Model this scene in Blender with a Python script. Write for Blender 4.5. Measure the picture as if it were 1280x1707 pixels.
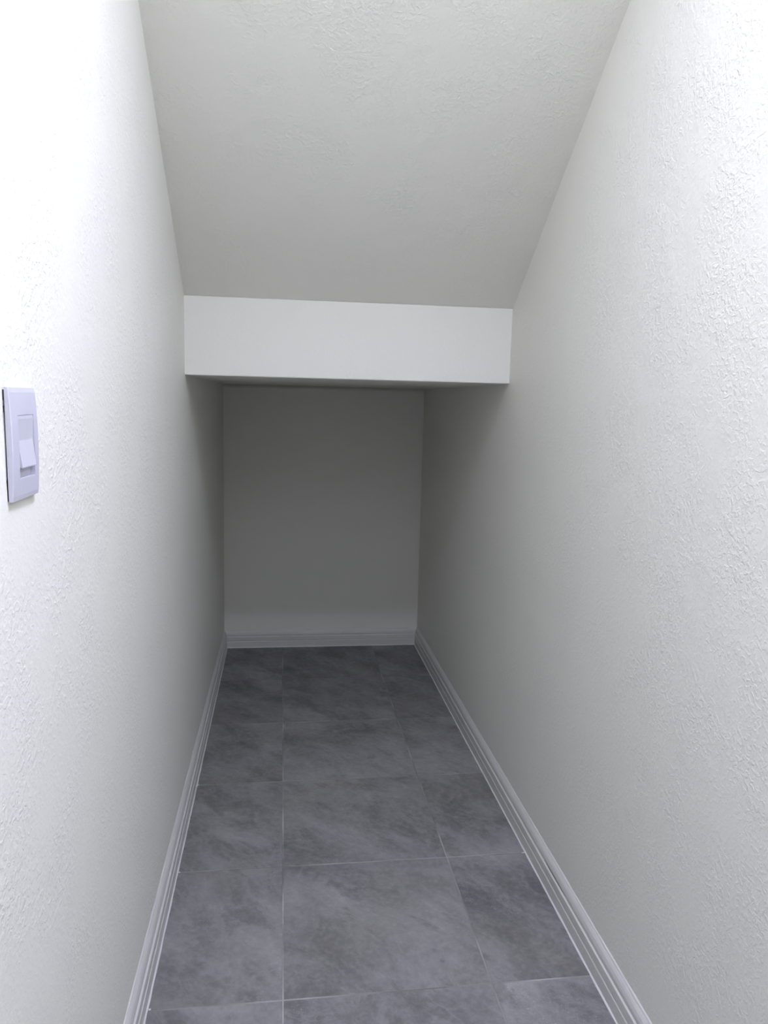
import bpy, bmesh, math, random
from mathutils import Vector, Matrix, noise
random.seed(4)
for o in list(bpy.data.objects): bpy.data.objects.remove(o)
S = 0.4572                      # one 18 inch floor tile in metres
C = bpy.context.scene.collection

# ---------------------------------------------------------------- camera
YAW, PIT, ROL, F = 0.1349, -0.1457, 0.0243, 1265.06
cy, sy = math.cos(YAW), math.sin(YAW)
fwd = Vector((sy*math.cos(PIT), cy*math.cos(PIT), math.sin(PIT)))
r0 = Vector((cy, -sy, 0)); u0 = r0.cross(fwd)
rt = r0*math.cos(ROL) + u0*math.sin(ROL); up = rt.cross(fwd)
cd = bpy.data.cameras.new('camera'); cam = bpy.data.objects.new('camera', cd); C.objects.link(cam)
cam.matrix_world = Matrix((
    (rt.x, up.x, -fwd.x, -0.0143*S), (rt.y, up.y, -fwd.y, 0.0),
    (rt.z, up.z, -fwd.z, 2.6968*S), (0, 0, 0, 1)))
cd.sensor_fit = 'HORIZONTAL'; cd.sensor_width = 36.0; cd.lens = 36.0*F/1280.0
cd.clip_start = 0.02
bpy.context.scene.camera = cam

# ---------------------------------------------------------------- world and exposure
w = bpy.data.worlds.new('world'); bpy.context.scene.world = w; w.use_nodes = True
bg = w.node_tree.nodes['Background']
bg.inputs[0].default_value = (0.66, 0.78, 1.0, 1); bg.inputs[1].default_value = 0.14
vs = bpy.context.scene.view_settings
vs.view_transform = 'Standard'; vs.look = 'None'; vs.gamma = 1.0; vs.use_curve_mapping = False
vs.exposure = 0.0
LAMP_WATTS = 32.0; LAMP_SPREAD = 170.0; TILT = 0.6
LAMP_COLOR = (0.855, 0.874, 1.20, 1)

# ---------------------------------------------------------------- dimensions (metres)
XL, XR = -0.6285*S, 1.4917*S            # wall planes
YB, YH = 8.1077*S, 5.0088*S             # back wall, bulkhead face
ZH0, ZH1 = 2.828*S, 3.318*S             # bulkhead bottom, top
SCY = 1.67                              # scuff in the right baseboard
SL = 0.737                              # slope of the stair underside
ZC = 2.85                               # flat ceiling
YC = YH - (ZC-ZH1)/SL                   # where the slope meets the flat ceiling
Y0 = 3.1047*S                           # a grout line across
KX = 0.974*S
YD1, YD0 = -0.90*S, -1.15*S             # front wall with the doorway, behind the camera
DX0, DX1 = -0.56*S, 1.20*S

# ---------------------------------------------------------------- materials
def mat(name):
    m = bpy.data.materials.new(name); m.use_nodes = True
    nt = m.node_tree; return m, nt, nt.nodes['Principled BSDF']
def N(nt, t, **k):
    n = nt.nodes.new(t)
    for a, b in k.items(): setattr(n, a, b)
    return n
def ramp(nt, src, stops):
    r = N(nt, 'ShaderNodeValToRGB'); nt.links.new(src, r.inputs[0])
    e = r.color_ramp.elements
    while len(e) < len(stops): e.new(0.5)
    for i, (p, c) in enumerate(stops):
        e[i].position = p; e[i].color = (c, c, c, 1) if not isinstance(c, tuple) else c
    return r.outputs[0]

def wall_paint(name, col, strength, dist=0.0011, scale=115, rough=0.55):
    m, nt, b = mat(name); L = nt.links.new
    tc = N(nt, 'ShaderNodeTexCoord')
    n1 = N(nt, 'ShaderNodeTexNoise'); n1.inputs['Scale'].default_value = scale; n1.inputs['Detail'].default_value = 2.5
    n1.inputs['Distortion'].default_value = 0.6
    n2 = N(nt, 'ShaderNodeTexNoise'); n2.inputs['Scale'].default_value = 9; n2.inputs['Detail'].default_value = 2
    n3 = N(nt, 'ShaderNodeTexNoise'); n3.inputs['Scale'].default_value = 420; n3.inputs['Detail'].default_value = 1
    for n in (n1, n2, n3): L(tc.outputs['Object'], n.inputs['Vector'])
    peel = ramp(nt, n1.outputs['Fac'], [(0.46, 0.0), (0.62, 1.0)])
    dens = ramp(nt, n2.outputs['Fac'], [(0.35, 0.25), (0.65, 1.0)])
    mu = N(nt, 'ShaderNodeMath', operation='MULTIPLY'); L(peel, mu.inputs[0]); L(dens, mu.inputs[1])
    ma = N(nt, 'ShaderNodeMath', operation='MULTIPLY_ADD'); L(n3.outputs['Fac'], ma.inputs[0])
    ma.inputs[1].default_value = 0.12; L(mu.outputs[0], ma.inputs[2])
    bp = N(nt, 'ShaderNodeBump'); bp.inputs['Strength'].default_value = strength; bp.inputs['Distance'].default_value = dist
    L(ma.outputs[0], bp.inputs['Height']); L(bp.outputs[0], b.inputs['Normal'])
    b.inputs['Base Color'].default_value = col; b.inputs['Roughness'].default_value = rough
    b.inputs['Specular IOR Level'].default_value = 0.3
    return m
PAINT = (0.870, 0.866, 0.778, 1)
M_wall = wall_paint('wall_paint', PAINT, 0.55, 0.0010, 125)
M_ceil = wall_paint('ceiling_paint', PAINT, 0.60, 0.001, 125)
M_smooth = wall_paint('smooth_paint', PAINT, 0.12)

def plain(name, col, rough=0.4, spec=0.5, bump=0.0, bscale=60):
    m, nt, b = mat(name)
    tc = N(nt, 'ShaderNodeTexCoord'); n = N(nt, 'ShaderNodeTexNoise'); n.inputs['Scale'].default_value = bscale
    n.inputs['Detail'].default_value = 3; nt.links.new(tc.outputs['Object'], n.inputs['Vector'])
    mx = N(nt, 'ShaderNodeMix', data_type='RGBA'); nt.links.new(n.outputs['Fac'], mx.inputs[0])
    mx.inputs[6].default_value = tuple(c*0.96 for c in col[:3])+(1,); mx.inputs[7].default_value = tuple(min(1, c*1.03) for c in col[:3])+(1,)
    nt.links.new(mx.outputs[2], b.inputs['Base Color'])
    if bump:
        bp = N(nt, 'ShaderNodeBump'); bp.inputs['Strength'].default_value = bump; bp.inputs['Distance'].default_value = 0.001
        nt.links.new(n.outputs['Fac'], bp.inputs['Height']); nt.links.new(bp.outputs[0], b.inputs['Normal'])
    b.inputs['Roughness'].default_value = rough; b.inputs['Specular IOR Level'].default_value = spec
    return m
M_base = plain('baseboard_paint', (0.72, 0.72, 0.675, 1), 0.42, 0.4, 0.3, 45)
M_caulk = plain('caulk', (0.80, 0.80, 0.78, 1), 0.45, 0.4, 0.2, 200)
M_dark = plain('dark_gap', (0.03, 0.03, 0.035, 1), 0.7, 0.2)
M_scuff = plain('scuff', (0.22, 0.22, 0.21, 1), 0.7, 0.2)
M_switch = plain('switch_plastic', (0.63, 0.63, 0.70, 1), 0.30, 0.5)
M_rocker = plain('rocker_plastic', (0.64, 0.64, 0.70, 1), 0.30, 0.5)
M_metal = plain('lamp_rim_metal', (0.8, 0.8, 0.8, 1), 0.35, 0.5)

def slate(name):
    m, nt, b = mat(name); L = nt.links.new
    tc = N(nt, 'ShaderNodeTexCoord'); oi = N(nt, 'ShaderNodeObjectInfo')
    m1 = N(nt, 'ShaderNodeMath', operation='MULTIPLY'); L(oi.outputs['Random'], m1.inputs[0]); m1.inputs[1].default_value = 37.0
    off = N(nt, 'ShaderNodeVectorMath', operation='ADD'); L(tc.outputs['Object'], off.inputs[0]); L(m1.outputs[0], off.inputs[1])
    ro = N(nt, 'ShaderNodeMapping'); L(off.outputs[0], ro.inputs['Vector']); ro.inputs['Rotation'].default_value = (0, 0, math.radians(50))
    rot = N(nt, 'ShaderNodeMapping'); L(ro.outputs[0], rot.inputs['Vector']); rot.inputs['Scale'].default_value = (1.0, 1.7, 1.0)
    def nz(scale, det, rough, dist=0.0, src=None):
        n = N(nt, 'ShaderNodeTexNoise'); n.inputs['Scale'].default_value = scale; n.inputs['Detail'].default_value = det
        n.inputs['Roughness'].default_value = rough; n.inputs['Distortion'].default_value = dist
        L(src or rot.outputs[0], n.inputs['Vector']); return n.outputs['Fac']
    cloud = nz(3.0, 9, 0.66, 0.35)
    veins = nz(4.6, 8, 0.68, 0.5)
    fine = nz(60, 4, 0.7, 0, off.outputs[0])
    spk = nz(260, 1, 0.5, 0, off.outputs[0])
    zone = nz(3.2, 3, 0.5, 0.5, off.outputs[0])
    warm = nz(2.0, 3, 0.5, 0.8, off.outputs[0])
    base = ramp(nt, cloud, [(0.32, (0.105, 0.108, 0.116, 1)), (0.45, (0.158, 0.161, 0.170, 1)), (0.54, (0.202, 0.206, 0.216, 1)), (0.68, (0.280, 0.284, 0.296, 1))])
    def mix(fac, a, bcol, mode='MIX', k=1.0):
        x = N(nt, 'ShaderNodeMix', data_type='RGBA', blend_type=mode)
        if k != 1.0:
            mm = N(nt, 'ShaderNodeMath', operation='MULTIPLY'); L(fac, mm.inputs[0]); mm.inputs[1].default_value = k; fac = mm.outputs[0]
        L(fac, x.inputs[0]); L(a, x.inputs[6])
        if isinstance(bcol, tuple): x.inputs[7].default_value = bcol
        else: L(bcol, x.inputs[7])
        return x.outputs[2]
    c = mix(ramp(nt, veins, [(0.47, 0.0), (0.50, 1.0), (0.55, 0.0)]), base, (0.29, 0.29, 0.30, 1), k=0.30)
    c = mix(ramp(nt, veins, [(0.385, 1.0), (0.43, 0.0)]), c, (0.10, 0.10, 0.103, 1), k=0.45)
    c = mix(ramp(nt, warm, [(0.55, 0.0), (0.68, 1.0)]), c, (0.145, 0.138, 0.122, 1), k=0.35)
    c = mix(fine, c, ramp(nt, fine, [(0.32, 0.07), (0.68, 0.33)]), k=0.34)
    s1 = ramp(nt, spk, [(0.66, 0.0), (0.72, 1.0)]); z1 = ramp(nt, zone, [(0.52, 0.0), (0.62, 1.0)])
    sm = N(nt, 'ShaderNodeMath', operation='MULTIPLY'); L(s1, sm.inputs[0]); L(z1, sm.inputs[1])
    c = mix(sm.outputs[0], c, (0.5, 0.5, 0.5, 1), k=0.25)
    # each tile a touch lighter or darker than its neighbours
    tr = N(nt, 'ShaderNodeMapRange'); L(oi.outputs['Random'], tr.inputs[0]); tr.inputs[3].default_value = 1.20; tr.inputs[4].default_value = 1.30
    sc = N(nt, 'ShaderNodeVectorMath', operation='SCALE'); L(c, sc.inputs[0]); L(tr.outputs[0], sc.inputs['Scale'])
    ti = N(nt, 'ShaderNodeVectorMath', operation='MULTIPLY'); L(sc.outputs[0], ti.inputs[0]); ti.inputs[1].default_value = (1.02, 1.0, 0.93)
    L(ti.outputs[0], b.inputs['Base Color'])
    b.inputs['Roughness'].default_value = 0.6; b.inputs['Specular IOR Level'].default_value = 0.28
    bp = N(nt, 'ShaderNodeBump'); bp.inputs['Strength'].default_value = 0.35; bp.inputs['Distance'].default_value = 0.0008
    ad = N(nt, 'ShaderNodeMath', operation='ADD'); L(fine, ad.inputs[0]); L(cloud, ad.inputs[1])
    L(ad.outputs[0], bp.inputs['Height']); L(bp.outputs[0], b.inputs['Normal'])
    return m
M_tile = slate('slate_porcelain')

m, nt, b = mat('grout'); M_grout = m
tc = N(nt, 'ShaderNodeTexCoord'); g1 = N(nt, 'ShaderNodeTexNoise'); g1.inputs['Scale'].default_value = 4.5; g1.inputs['Detail'].default_value = 4
nt.links.new(tc.outputs['Object'], g1.inputs['Vector'])
nt.links.new(ramp(nt, g1.outputs['Fac'], [(0.40, (0.21, 0.205, 0.19, 1)), (0.53, (0.33, 0.325, 0.30, 1)), (0.68, (0.50, 0.49, 0.46, 1))]), b.inputs['Base Color'])
b.inputs['Roughness'].default_value = 0.85; b.inputs['Specular IOR Level'].default_value = 0.2

# ---------------------------------------------------------------- helpers
def obj(name, bm, m, parent=None, smooth=False):
    me = bpy.data.meshes.new(name); bmesh.ops.recalc_face_normals(bm, faces=bm.faces)
    bm.to_mesh(me); bm.free()
    if smooth: me.polygons.foreach_set('use_smooth', [True]*len(me.polygons))
    me.materials.append(m)
    o = bpy.data.objects.new(name, me); C.objects.link(o); o.parent = parent
    return o
def struct(name, bm, m, label):
    o = obj(name, bm, m); o['kind'] = 'structure'; o['label'] = label; return o
def box(bm, x0, x1, y0, y1, z0, z1):
    v = [bm.verts.new((x, y, z)) for z in (z0, z1) for y in (y0, y1) for x in (x0, x1)]
    for f in ((0,2,3,1),(4,5,7,6),(0,1,5,4),(2,6,7,3),(0,4,6,2),(1,3,7,5)): bm.faces.new([v[i] for i in f])
    return v
def prism_x(bm, prof, x0, x1):
    a = [bm.verts.new((x0, y, z)) for y, z in prof]; b_ = [bm.verts.new((x1, y, z)) for y, z in prof]
    n = len(prof); bm.faces.new(a); bm.faces.new(b_[::-1])
    for i in range(n): bm.faces.new((a[i], b_[i], b_[(i+1) % n], a[(i+1) % n]))

# ---------------------------------------------------------------- setting
T = 0.11
FY = -1.2                                # floor and side walls run on behind the camera
bm = bmesh.new(); box(bm, XL-T, XR+T, FY, YB+T, -0.12, -0.0008)
floor = struct('floor', bm, M_grout, 'grey slate-look tiled floor of the narrow closet')

def rough_slab(origin, du, dv, nu, nv, nrm, amp, thick, holes=None):
    """a wall slab whose room face is a fine grid with a plasterer's unevenness"""
    bm = bmesh.new(); o = Vector(origin); du = Vector(du); dv = Vector(dv); nrm = Vector(nrm).normalized()
    g = []
    for j in range(nv+1):
        row = []
        for i in range(nu+1):
            p = o + du*(i/nu) + dv*(j/nv)
            h = (noise.noise(p*26)*0.6 + noise.noise(p*60)*0.5 + noise.noise(p*4)*0.6)*amp
            row.append(bm.verts.new(p + nrm*h))
        g.append(row)
    for j in range(nv):
        for i in range(nu):
            bm.faces.new((g[j][i], g[j][i+1], g[j+1][i+1], g[j+1][i]))
    # close the slab
    bk = [bm.verts.new(o + du*a + dv*c - nrm*thick) for a, c in ((0,0),(1,0),(1,1),(0,1))]
    bm.faces.new(bk)
    bm.faces.new(g[0][::1] + [bk[1], bk[0]])
    bm.faces.new([r[-1] for r in g] + [bk[2], bk[1]])
    bm.faces.new(g[-1][::-1] + [bk[3], bk[2]])
    bm.faces.new([r[0] for r in g][::-1] + [bk[0], bk[3]])
    return bm
def smooth_face(o):
    o.data.polygons.foreach_set('use_smooth', [True]*(len(o.data.polygons)-5) + [False]*5)
LY = YB - YD0
bm = rough_slab((XL, YD0, 0), (0, LY, 0), (0, 0, ZC), 360, 200, (1, 0, 0), 0.0007, T)
wl = struct('wall_left', bm, M_wall, 'white textured left wall with the light switch on it')
bm = rough_slab((XR, YD0, 0), (0, LY, 0), (0, 0, ZC), 360, 200, (-1, 0, 0), 0.0007, T)
wr = struct('wall_right', bm, M_wall, 'white textured right wall of the closet')
bm = rough_slab((XL-T, YB, 0), (XR-XL+2*T, 0, 0), (0, 0, ZH0), 60, 60, (0, -1, 0), 0.0005, T)
wb = struct('wall_back', bm, M_smooth, 'plain white back wall in shade under the low ceiling')
for o in (wl, wr, wb): smooth_face(o)
# bulkhead: vertical face with a crisp lower corner
bm = bmesh.new(); prism_x(bm, [(YH, ZH0+0.002), (YH+0.002, ZH0), (YH+0.10, ZH0), (YH+0.10, ZH1-0.074), (YH, ZH1)], XL, XR)
wh = struct('wall_header', bm, M_smooth, 'short white bulkhead across the closet under the sloped ceiling')
# sloped underside of the stairs
ln = math.hypot(YH-YC, ZC-ZH1)
bm = rough_slab((XL-0.02, YH+0.004, ZH1-0.003), (XR-XL+0.04, 0, 0), (0, YC-YH, ZC-ZH1), 100, 230, (0, -SL, -1), 0.0012, 0.09)
cs = struct('ceiling', bm, M_ceil, 'sloping white textured ceiling on the underside of the stairs'); smooth_face(cs)
bm = bmesh.new(); box(bm, XL-T, XR+T, YH+0.10, YB+T, ZH0, ZH0+0.10)
struct('ceiling', bm, M_smooth, 'low flat ceiling behind the bulkhead')
bm = bmesh.new(); box(bm, XL-T, XR+T, YD0, YC+0.06, ZC, ZC+0.1)
struct('ceiling', bm, M_ceil, 'flat upper ceiling above the doorway')
# front wall with doorway, behind the picture's edges
bm = bmesh.new(); DZ = 2.08
box(bm, XL, DX0, YD0, YD1, 0, ZC); box(bm, DX1, XR, YD0, YD1, 0, ZC); box(bm, DX0, DX1, YD0, YD1, DZ, ZC)
struct('wall_front', bm, M_wall, 'white wall around the closet doorway')

# ---------------------------------------------------------------- tiles: one object each, parts of the floor
G = 0.0017
cols = [(XL+0.003, 0.0), (0.0, KX), (KX, XR-0.003)]
cache = {}
def tile_mesh(wx, wy):
    key = (round(wx, 4), round(wy, 4))
    if key not in cache:
        bm = bmesh.new(); e = 0.0009; t = 0.009
        lo = [bm.verts.new((x, y, -t)) for x, y in ((0,0),(wx,0),(wx,wy),(0,wy))]
        mi = [bm.verts.new((x, y, -e)) for x, y in ((0,0),(wx,0),(wx,wy),(0,wy))]
        hi = [bm.verts.new((x, y, 0)) for x, y in ((e,e),(wx-e,e),(wx-e,wy-e),(e,wy-e))]
        bm.faces.new(lo[::-1]); bm.faces.new(hi)
        for a, b_ in ((lo, mi), (mi, hi)):
            for i in range(4): bm.faces.new((a[i], a[(i+1) % 4], b_[(i+1) % 4], b_[i]))
        bmesh.ops.recalc_face_normals(bm, faces=bm.faces)
        me = bpy.data.meshes.new('tile'); bm.to_mesh(me); bm.free(); me.materials.append(M_tile)
        cache[key] = me
    return cache[key]
for k in range(-5, 5):
    y0 = Y0 + k*S; y1 = min(y0+S, YB-0.003)
    for x0, x1 in cols:
        me = tile_mesh(x1-x0-2*G, y1-y0-2*G)
        o = bpy.data.objects.new('tile', me); C.objects.link(o); o.parent = floor
        o.location = (x0+G, y0+G, random.uniform(-0.0001, 0.0001))
        o.rotation_euler = (random.uniform(-0.0004, 0.0004), random.uniform(-0.0004, 0.0004), 0)

# ---------------------------------------------------------------- baseboards
# profile: (depth from wall, height as a fraction)
PROF = [(0, 0), (0.0137, 0), (0.0137, 0.36), (0.0117, 0.385), (0.0117, 0.40), (0.0130, 0.43), (0.0130, 0.64), (0.0092, 0.675), (0.0088, 0.71),
        (0.0104, 0.735), (0.0101, 0.80), (0.0080, 0.89), (0.0052, 0.95), (0.0028, 0.985), (0, 1.0)]
def sweep(name, prof, p0, p1, inn, h0, h1, m, parent=None, n=60, wob=0.0, m0=0.0, m1=0.0, zoff=None):
    """run a profile along a wall from p0 to p1; inn = unit vector into the room; m0, m1 mitre the ends"""
    bm = bmesh.new(); p0 = Vector(p0); p1 = Vector(p1); inn = Vector(inn); d = (p1-p0).normalized(); Ln = (p1-p0).length
    rings = []
    for i in range(n+1):
        t = i/n; h = h0+(h1-h0)*t; ring = []
        for dd, hh in prof:
            s = t*Ln
            if i == 0: s += m0*dd
            if i == n: s -= m1*dd
            p = p0 + d*s
            w_ = wob*noise.noise((p0+d*(t*Ln))*22 + Vector((hh*3, 0, 0)))
            z = (zoff or 0) + hh*h
            ring.append(bm.verts.new(p + inn*(max(0, dd + (w_ if dd > 0 else 0))) + Vector((0, 0, z + (w_*0.6 if hh > 0 else 0)))))
        rings.append(ring)
    k = len(prof)
    for i in range(n):
        for j in range(k): bm.faces.new((rings[i][j], rings[i][(j+1) % k], rings[i+1][(j+1) % k], rings[i+1][j]))
    bm.faces.new(rings[0]); bm.faces.new(rings[-1][::-1])
    return obj(name, bm, m, parent)
def baseboard(name, label, p0, p1, inn, h0, h1, m0, m1):
    o = sweep(name, PROF, p0, p1, inn, h0, h1, M_base, None, 160, 0.0004, m0, m1)
    o['kind'] = 'structure'; o['label'] = label
    # bead of caulk along the floor and along the top edge
    D = PROF[1][0]
    sweep('floor_caulk', [(D-0.001, 0), (D+0.0030, 0), (D+0.0016, 0.0022), (D-0.001, 0.0040)], p0, p1, inn, 1, 1, M_caulk, o, 260, 0.0011, m0, m1)
    n = 220
    bm = sweep('wall_caulk', [(0, -0.001), (0.0034, -0.001), (0.0022, 0.0016), (0, 0.0034)], p0, p1, inn, 1, 1, M_base, o, n, 0.0012, 0, 0)
    me = bm.data; L0 = (Vector(p1)-Vector(p0)).length; d = (Vector(p1)-Vector(p0)).normalized()
    for v in me.vertices:
        t = (v.co-Vector(p0)).dot(d)/L0; v.co.z += h0+(h1-h0)*t
    return o
HL0, HL1 = 0.250*S, 0.190*S
HR0, HR1 = 0.210*S, 0.190*S
HB = 0.185*S
bl = baseboard('baseboard_left', 'white moulded baseboard along the left wall', (XL, YD1, 0), (XL, YB, 0), (1, 0, 0), HL0, HL1, 0, 1)
br = baseboard('baseboard_right', 'white moulded baseboard along the right wall', (XR, YD1, 0), (XR, YB, 0), (-1, 0, 0), HR0, HR1, 0, 1)
bb = baseboard('baseboard_back', 'white moulded baseboard along the back wall', (XL, YB, 0), (XR, YB, 0), (0, -1, 0), HB, HB, 1, 1)

# ---------------------------------------------------------------- light switch on the left wall
sw = bpy.data.objects.new('light_switch', None); C.objects.link(sw)
sw.location = (XL, 1.8825*S, 2.5775*S)
sw['label'] = 'white wall switch with a single tilted rocker on the left wall'; sw['category'] = 'light switch'
# local frame: x out of the wall, y along the wall, z up
PW, PH = 0.0418, 0.0588         # half width, half height
RC, RH = 0.0030, 0.0250         # rocker centre and half width along the wall
RZ0, RZ1 = -0.0365, 0.0303      # rocker opening
def depth(z):                   # the plate bows out a little in the middle
    return 0.0060 + 0.0022*(1-(z/PH)**2)
def plate():
    bm = bmesh.new(); nz_ = 24
    zs = sorted(set([-PH+2*PH*i/nz_ for i in range(nz_+1)] + [RZ0, RZ1]))
    ys = [-PW, -PW+0.0006, -PW+0.009, RC-RH, RC+RH, PW-0.009, PW-0.0006, PW]
    def X(y, z):
        e = 0.0006 if abs(y) > PW-0.0004 else 0
        ez = 0.0004 if abs(z) > PH-0.0001 else 0
        return depth(z) - e - ez
    vv = {(i, j): bm.verts.new((X(y, z), y, z)) for i, y in enumerate(ys) for j, z in enumerate(zs)}
    i0, i1 = ys.index(RC-RH), ys.index(RC+RH); j0, j1 = zs.index(RZ0), zs.index(RZ1)
    for i in range(len(ys)-1):
        for j in range(len(zs)-1):
            if not (i0 <= i < i1 and j0 <= j < j1): bm.faces.new((vv[i,j], vv[i+1,j], vv[i+1,j+1], vv[i,j+1]))
    def skirt(keys, dx, sp):
        low = [bm.verts.new((dx, vv[k].co.y*(1+sp), vv[k].co.z*(1+sp*0.6))) for k in keys]
        for a in range(len(keys)):
            b_ = (a+1) % len(keys)
            bm.faces.new((vv[keys[a]], vv[keys[b_]], low[b_], low[a]))
        return low
    ni, nj = len(ys)-1, len(zs)-1
    outer = [(i, 0) for i in range(ni)] + [(ni, j) for j in range(nj)] + [(i, nj) for i in range(ni, 0, -1)] + [(0, j) for j in range(nj, 0, -1)]
    low = skirt(outer, 0.0020, 0.004)
    bm.faces.new(low)
    inner = [(i, j0) for i in range(i0, i1)] + [(i1, j) for j in range(j0, j1)] + [(i, j1) for i in range(i1, i0, -1)] + [(i0, j) for j in range(j1, j0, -1)]
    skirt(inner, 0.0026, 0)
    return bm
obj('cover_plate', plate(), M_switch, sw)
# dark mounting frame, seen in the gap at the corners of the plate
bm = bmesh.new()
for z0, z1 in ((-PH+0.001, -0.036), (0.046, 0.0565), (0.034, 0.040)): box(bm, 0.0001, 0.0020, -PW+0.0006, PW-0.003, z0, z1)
box(bm, 0.0001, 0.0020, -PW+0.006, PW-0.004, -0.036, 0.046)
o = obj('mounting_frame', bm, M_dark, sw); o['label'] = 'dark mounting frame in the gap behind the plate'
# rocker: upper half lies back, lower half stands proud
bm = bmesh.new(); g = 0.0004
rp = [(0.0028, RZ1-g, 0), (0.0074, RZ1-g, 0), (0.0076, RZ1-0.004, 0), (0.0062, 0.0035, 0), (0.0098, -0.0248, 0.0022), (0.0094, -0.0258, 0.0022), (0.0030, -0.0262, 0.0022), (0.0028, -0.020, 0)]
a = [bm.verts.new((x, RC-RH+g+t, z)) for x, z, t in rp]; c = [bm.verts.new((x, RC+RH-g-t, z)) for x, z, t in rp]; n = len(rp)
bm.faces.new(a); bm.faces.new(c[::-1])
for i in range(n): bm.faces.new((a[i], a[(i+1) % n], c[(i+1) % n], c[i]))
bmesh.ops.bevel(bm, geom=[e for e in bm.edges], offset=0.0002, segments=1, affect='EDGES')
obj('rocker', bm, M_rocker, sw)
bm = bmesh.new(); box(bm, 0.0015, 0.0025, RC-RH-0.0003, RC+RH+0.0003, RZ0-0.0003, RZ1+0.0003)
obj('rocker_well', bm, M_switch, sw)

# small marks on the baseboards
def blob(name, p, r, m, parent):
    bm = bmesh.new(); bmesh.ops.create_icosphere(bm, subdivisions=1, radius=1)
    for v in bm.verts: v.co = Vector(p) + Vector((v.co.x*r[0], v.co.y*r[1], max(-0.0001, v.co.z*r[2])))
    return obj(name, bm, m, parent, True)
for k in (1, 2): blob('paint_drip', (XL+0.018, Y0+k*S, 0), (0.0045, 0.0022, 0.0016), M_caulk, bl)
blob('paint_drip', (XL+0.019, Y0+0.003, 0), (0.0040, 0.0035, 0.0016), M_caulk, bl)
blob('paint_drip', (XR-0.020, Y0+S, 0), (0.0065, 0.0022, 0.0016), M_caulk, br)
bm = bmesh.new(); ys_ = [SCY+t*0.0125 for t in range(-6, 7)]
for a_, b_ in zip(ys_, ys_[1:]):
    h0 = 0.0012*(1-abs((a_-SCY)/0.075)**2)+0.0001; h1 = 0.0012*(1-abs((b_-SCY)/0.075)**2)+0.0001
    hz = 0.695*(HR0+(HR1-HR0)*((a_+b_)/2-YD1)/(YB-YD1))
    v = [bm.verts.new(q_) for q_ in ((XR-0.0096, a_, hz-h0), (XR-0.0096, b_, hz-h1), (XR-0.0096, b_, hz+h1), (XR-0.0096, a_, hz+h0),
                                     (XR-0.0080, a_, hz-h0), (XR-0.0080, b_, hz-h1), (XR-0.0080, b_, hz+h1), (XR-0.0080, a_, hz+h0))]
    for f in ((0,1,2,3),(7,6,5,4),(0,4,5,1),(2,6,7,3),(1,5,6,2),(0,3,7,4)): bm.faces.new([v[i] for i in f])
o = obj('scuff_mark', bm, M_scuff, br); o['label'] = 'dark scuff in the groove'

# ---------------------------------------------------------------- ceiling lamp above the doorway side (out of the frame, lights the closet)
LX, LY_, LR = 0.94*S, 1.34*S, 0.15
cl = bpy.data.objects.new('ceiling_light', None); C.objects.link(cl); cl.location = (LX, LY_, ZH1 + SL*(YH-LY_))
cl['label'] = 'round white ceiling lamp on the upper part of the sloped ceiling'; cl['category'] = 'ceiling light'
TA = math.atan(SL)
def lathe(prof, seg=48):
    bm = bmesh.new(); rings = []
    for r, z in prof: rings.append([bm.verts.new((r*math.cos(2*math.pi*i/seg), r*math.sin(2*math.pi*i/seg), z)) for i in range(seg)])
    for a_, b_ in zip(rings, rings[1:]):
        for i in range(seg): bm.faces.new((a_[i], a_[(i+1) % seg], b_[(i+1) % seg], b_[i]))
    bm.faces.new(rings[0]); bm.faces.new(rings[-1][::-1])
    return bm
hd = obj('lamp_head', lathe([(LR+0.012, 0), (LR+0.012, -0.022), (LR+0.004, -0.028), (LR, -0.024), (LR, -0.004)]), M_metal, cl)
hd.location = (0, 0, -0.065); hd.rotation_euler = (-TA*TILT, 0, 0)
o = obj('canopy', lathe([(0.06, 0.004), (0.06, -0.012), (0.05, -0.018), (0.01, -0.02)], 32), M_metal, cl); o.rotation_euler = (-TA, 0, 0)
obj('neck', lathe([(0.012, -0.008), (0.012, -0.075)], 16), M_metal, cl)
m, nt, b = mat('lamp_diffuser'); b.inputs['Base Color'].default_value = (0.9, 0.9, 0.9, 1)
b.inputs['Emission Color'].default_value = LAMP_COLOR; b.inputs['Emission Strength'].default_value = 8.0
obj('diffuser', lathe([(LR-0.001, -0.005), (LR-0.001, -0.016), (LR*0.6, -0.019), (LR*0.1, -0.020)]), m, hd, True)
ld = bpy.data.lights.new('lamp', 'AREA'); ld.shape = 'DISK'; ld.size = LR*1.9; ld.energy = LAMP_WATTS
ld.color = LAMP_COLOR[:3]; ld.spread = math.radians(LAMP_SPREAD)
lo = bpy.data.objects.new('lamp', ld); C.objects.link(lo); lo.parent = hd; lo.location = (0, 0, -0.045)
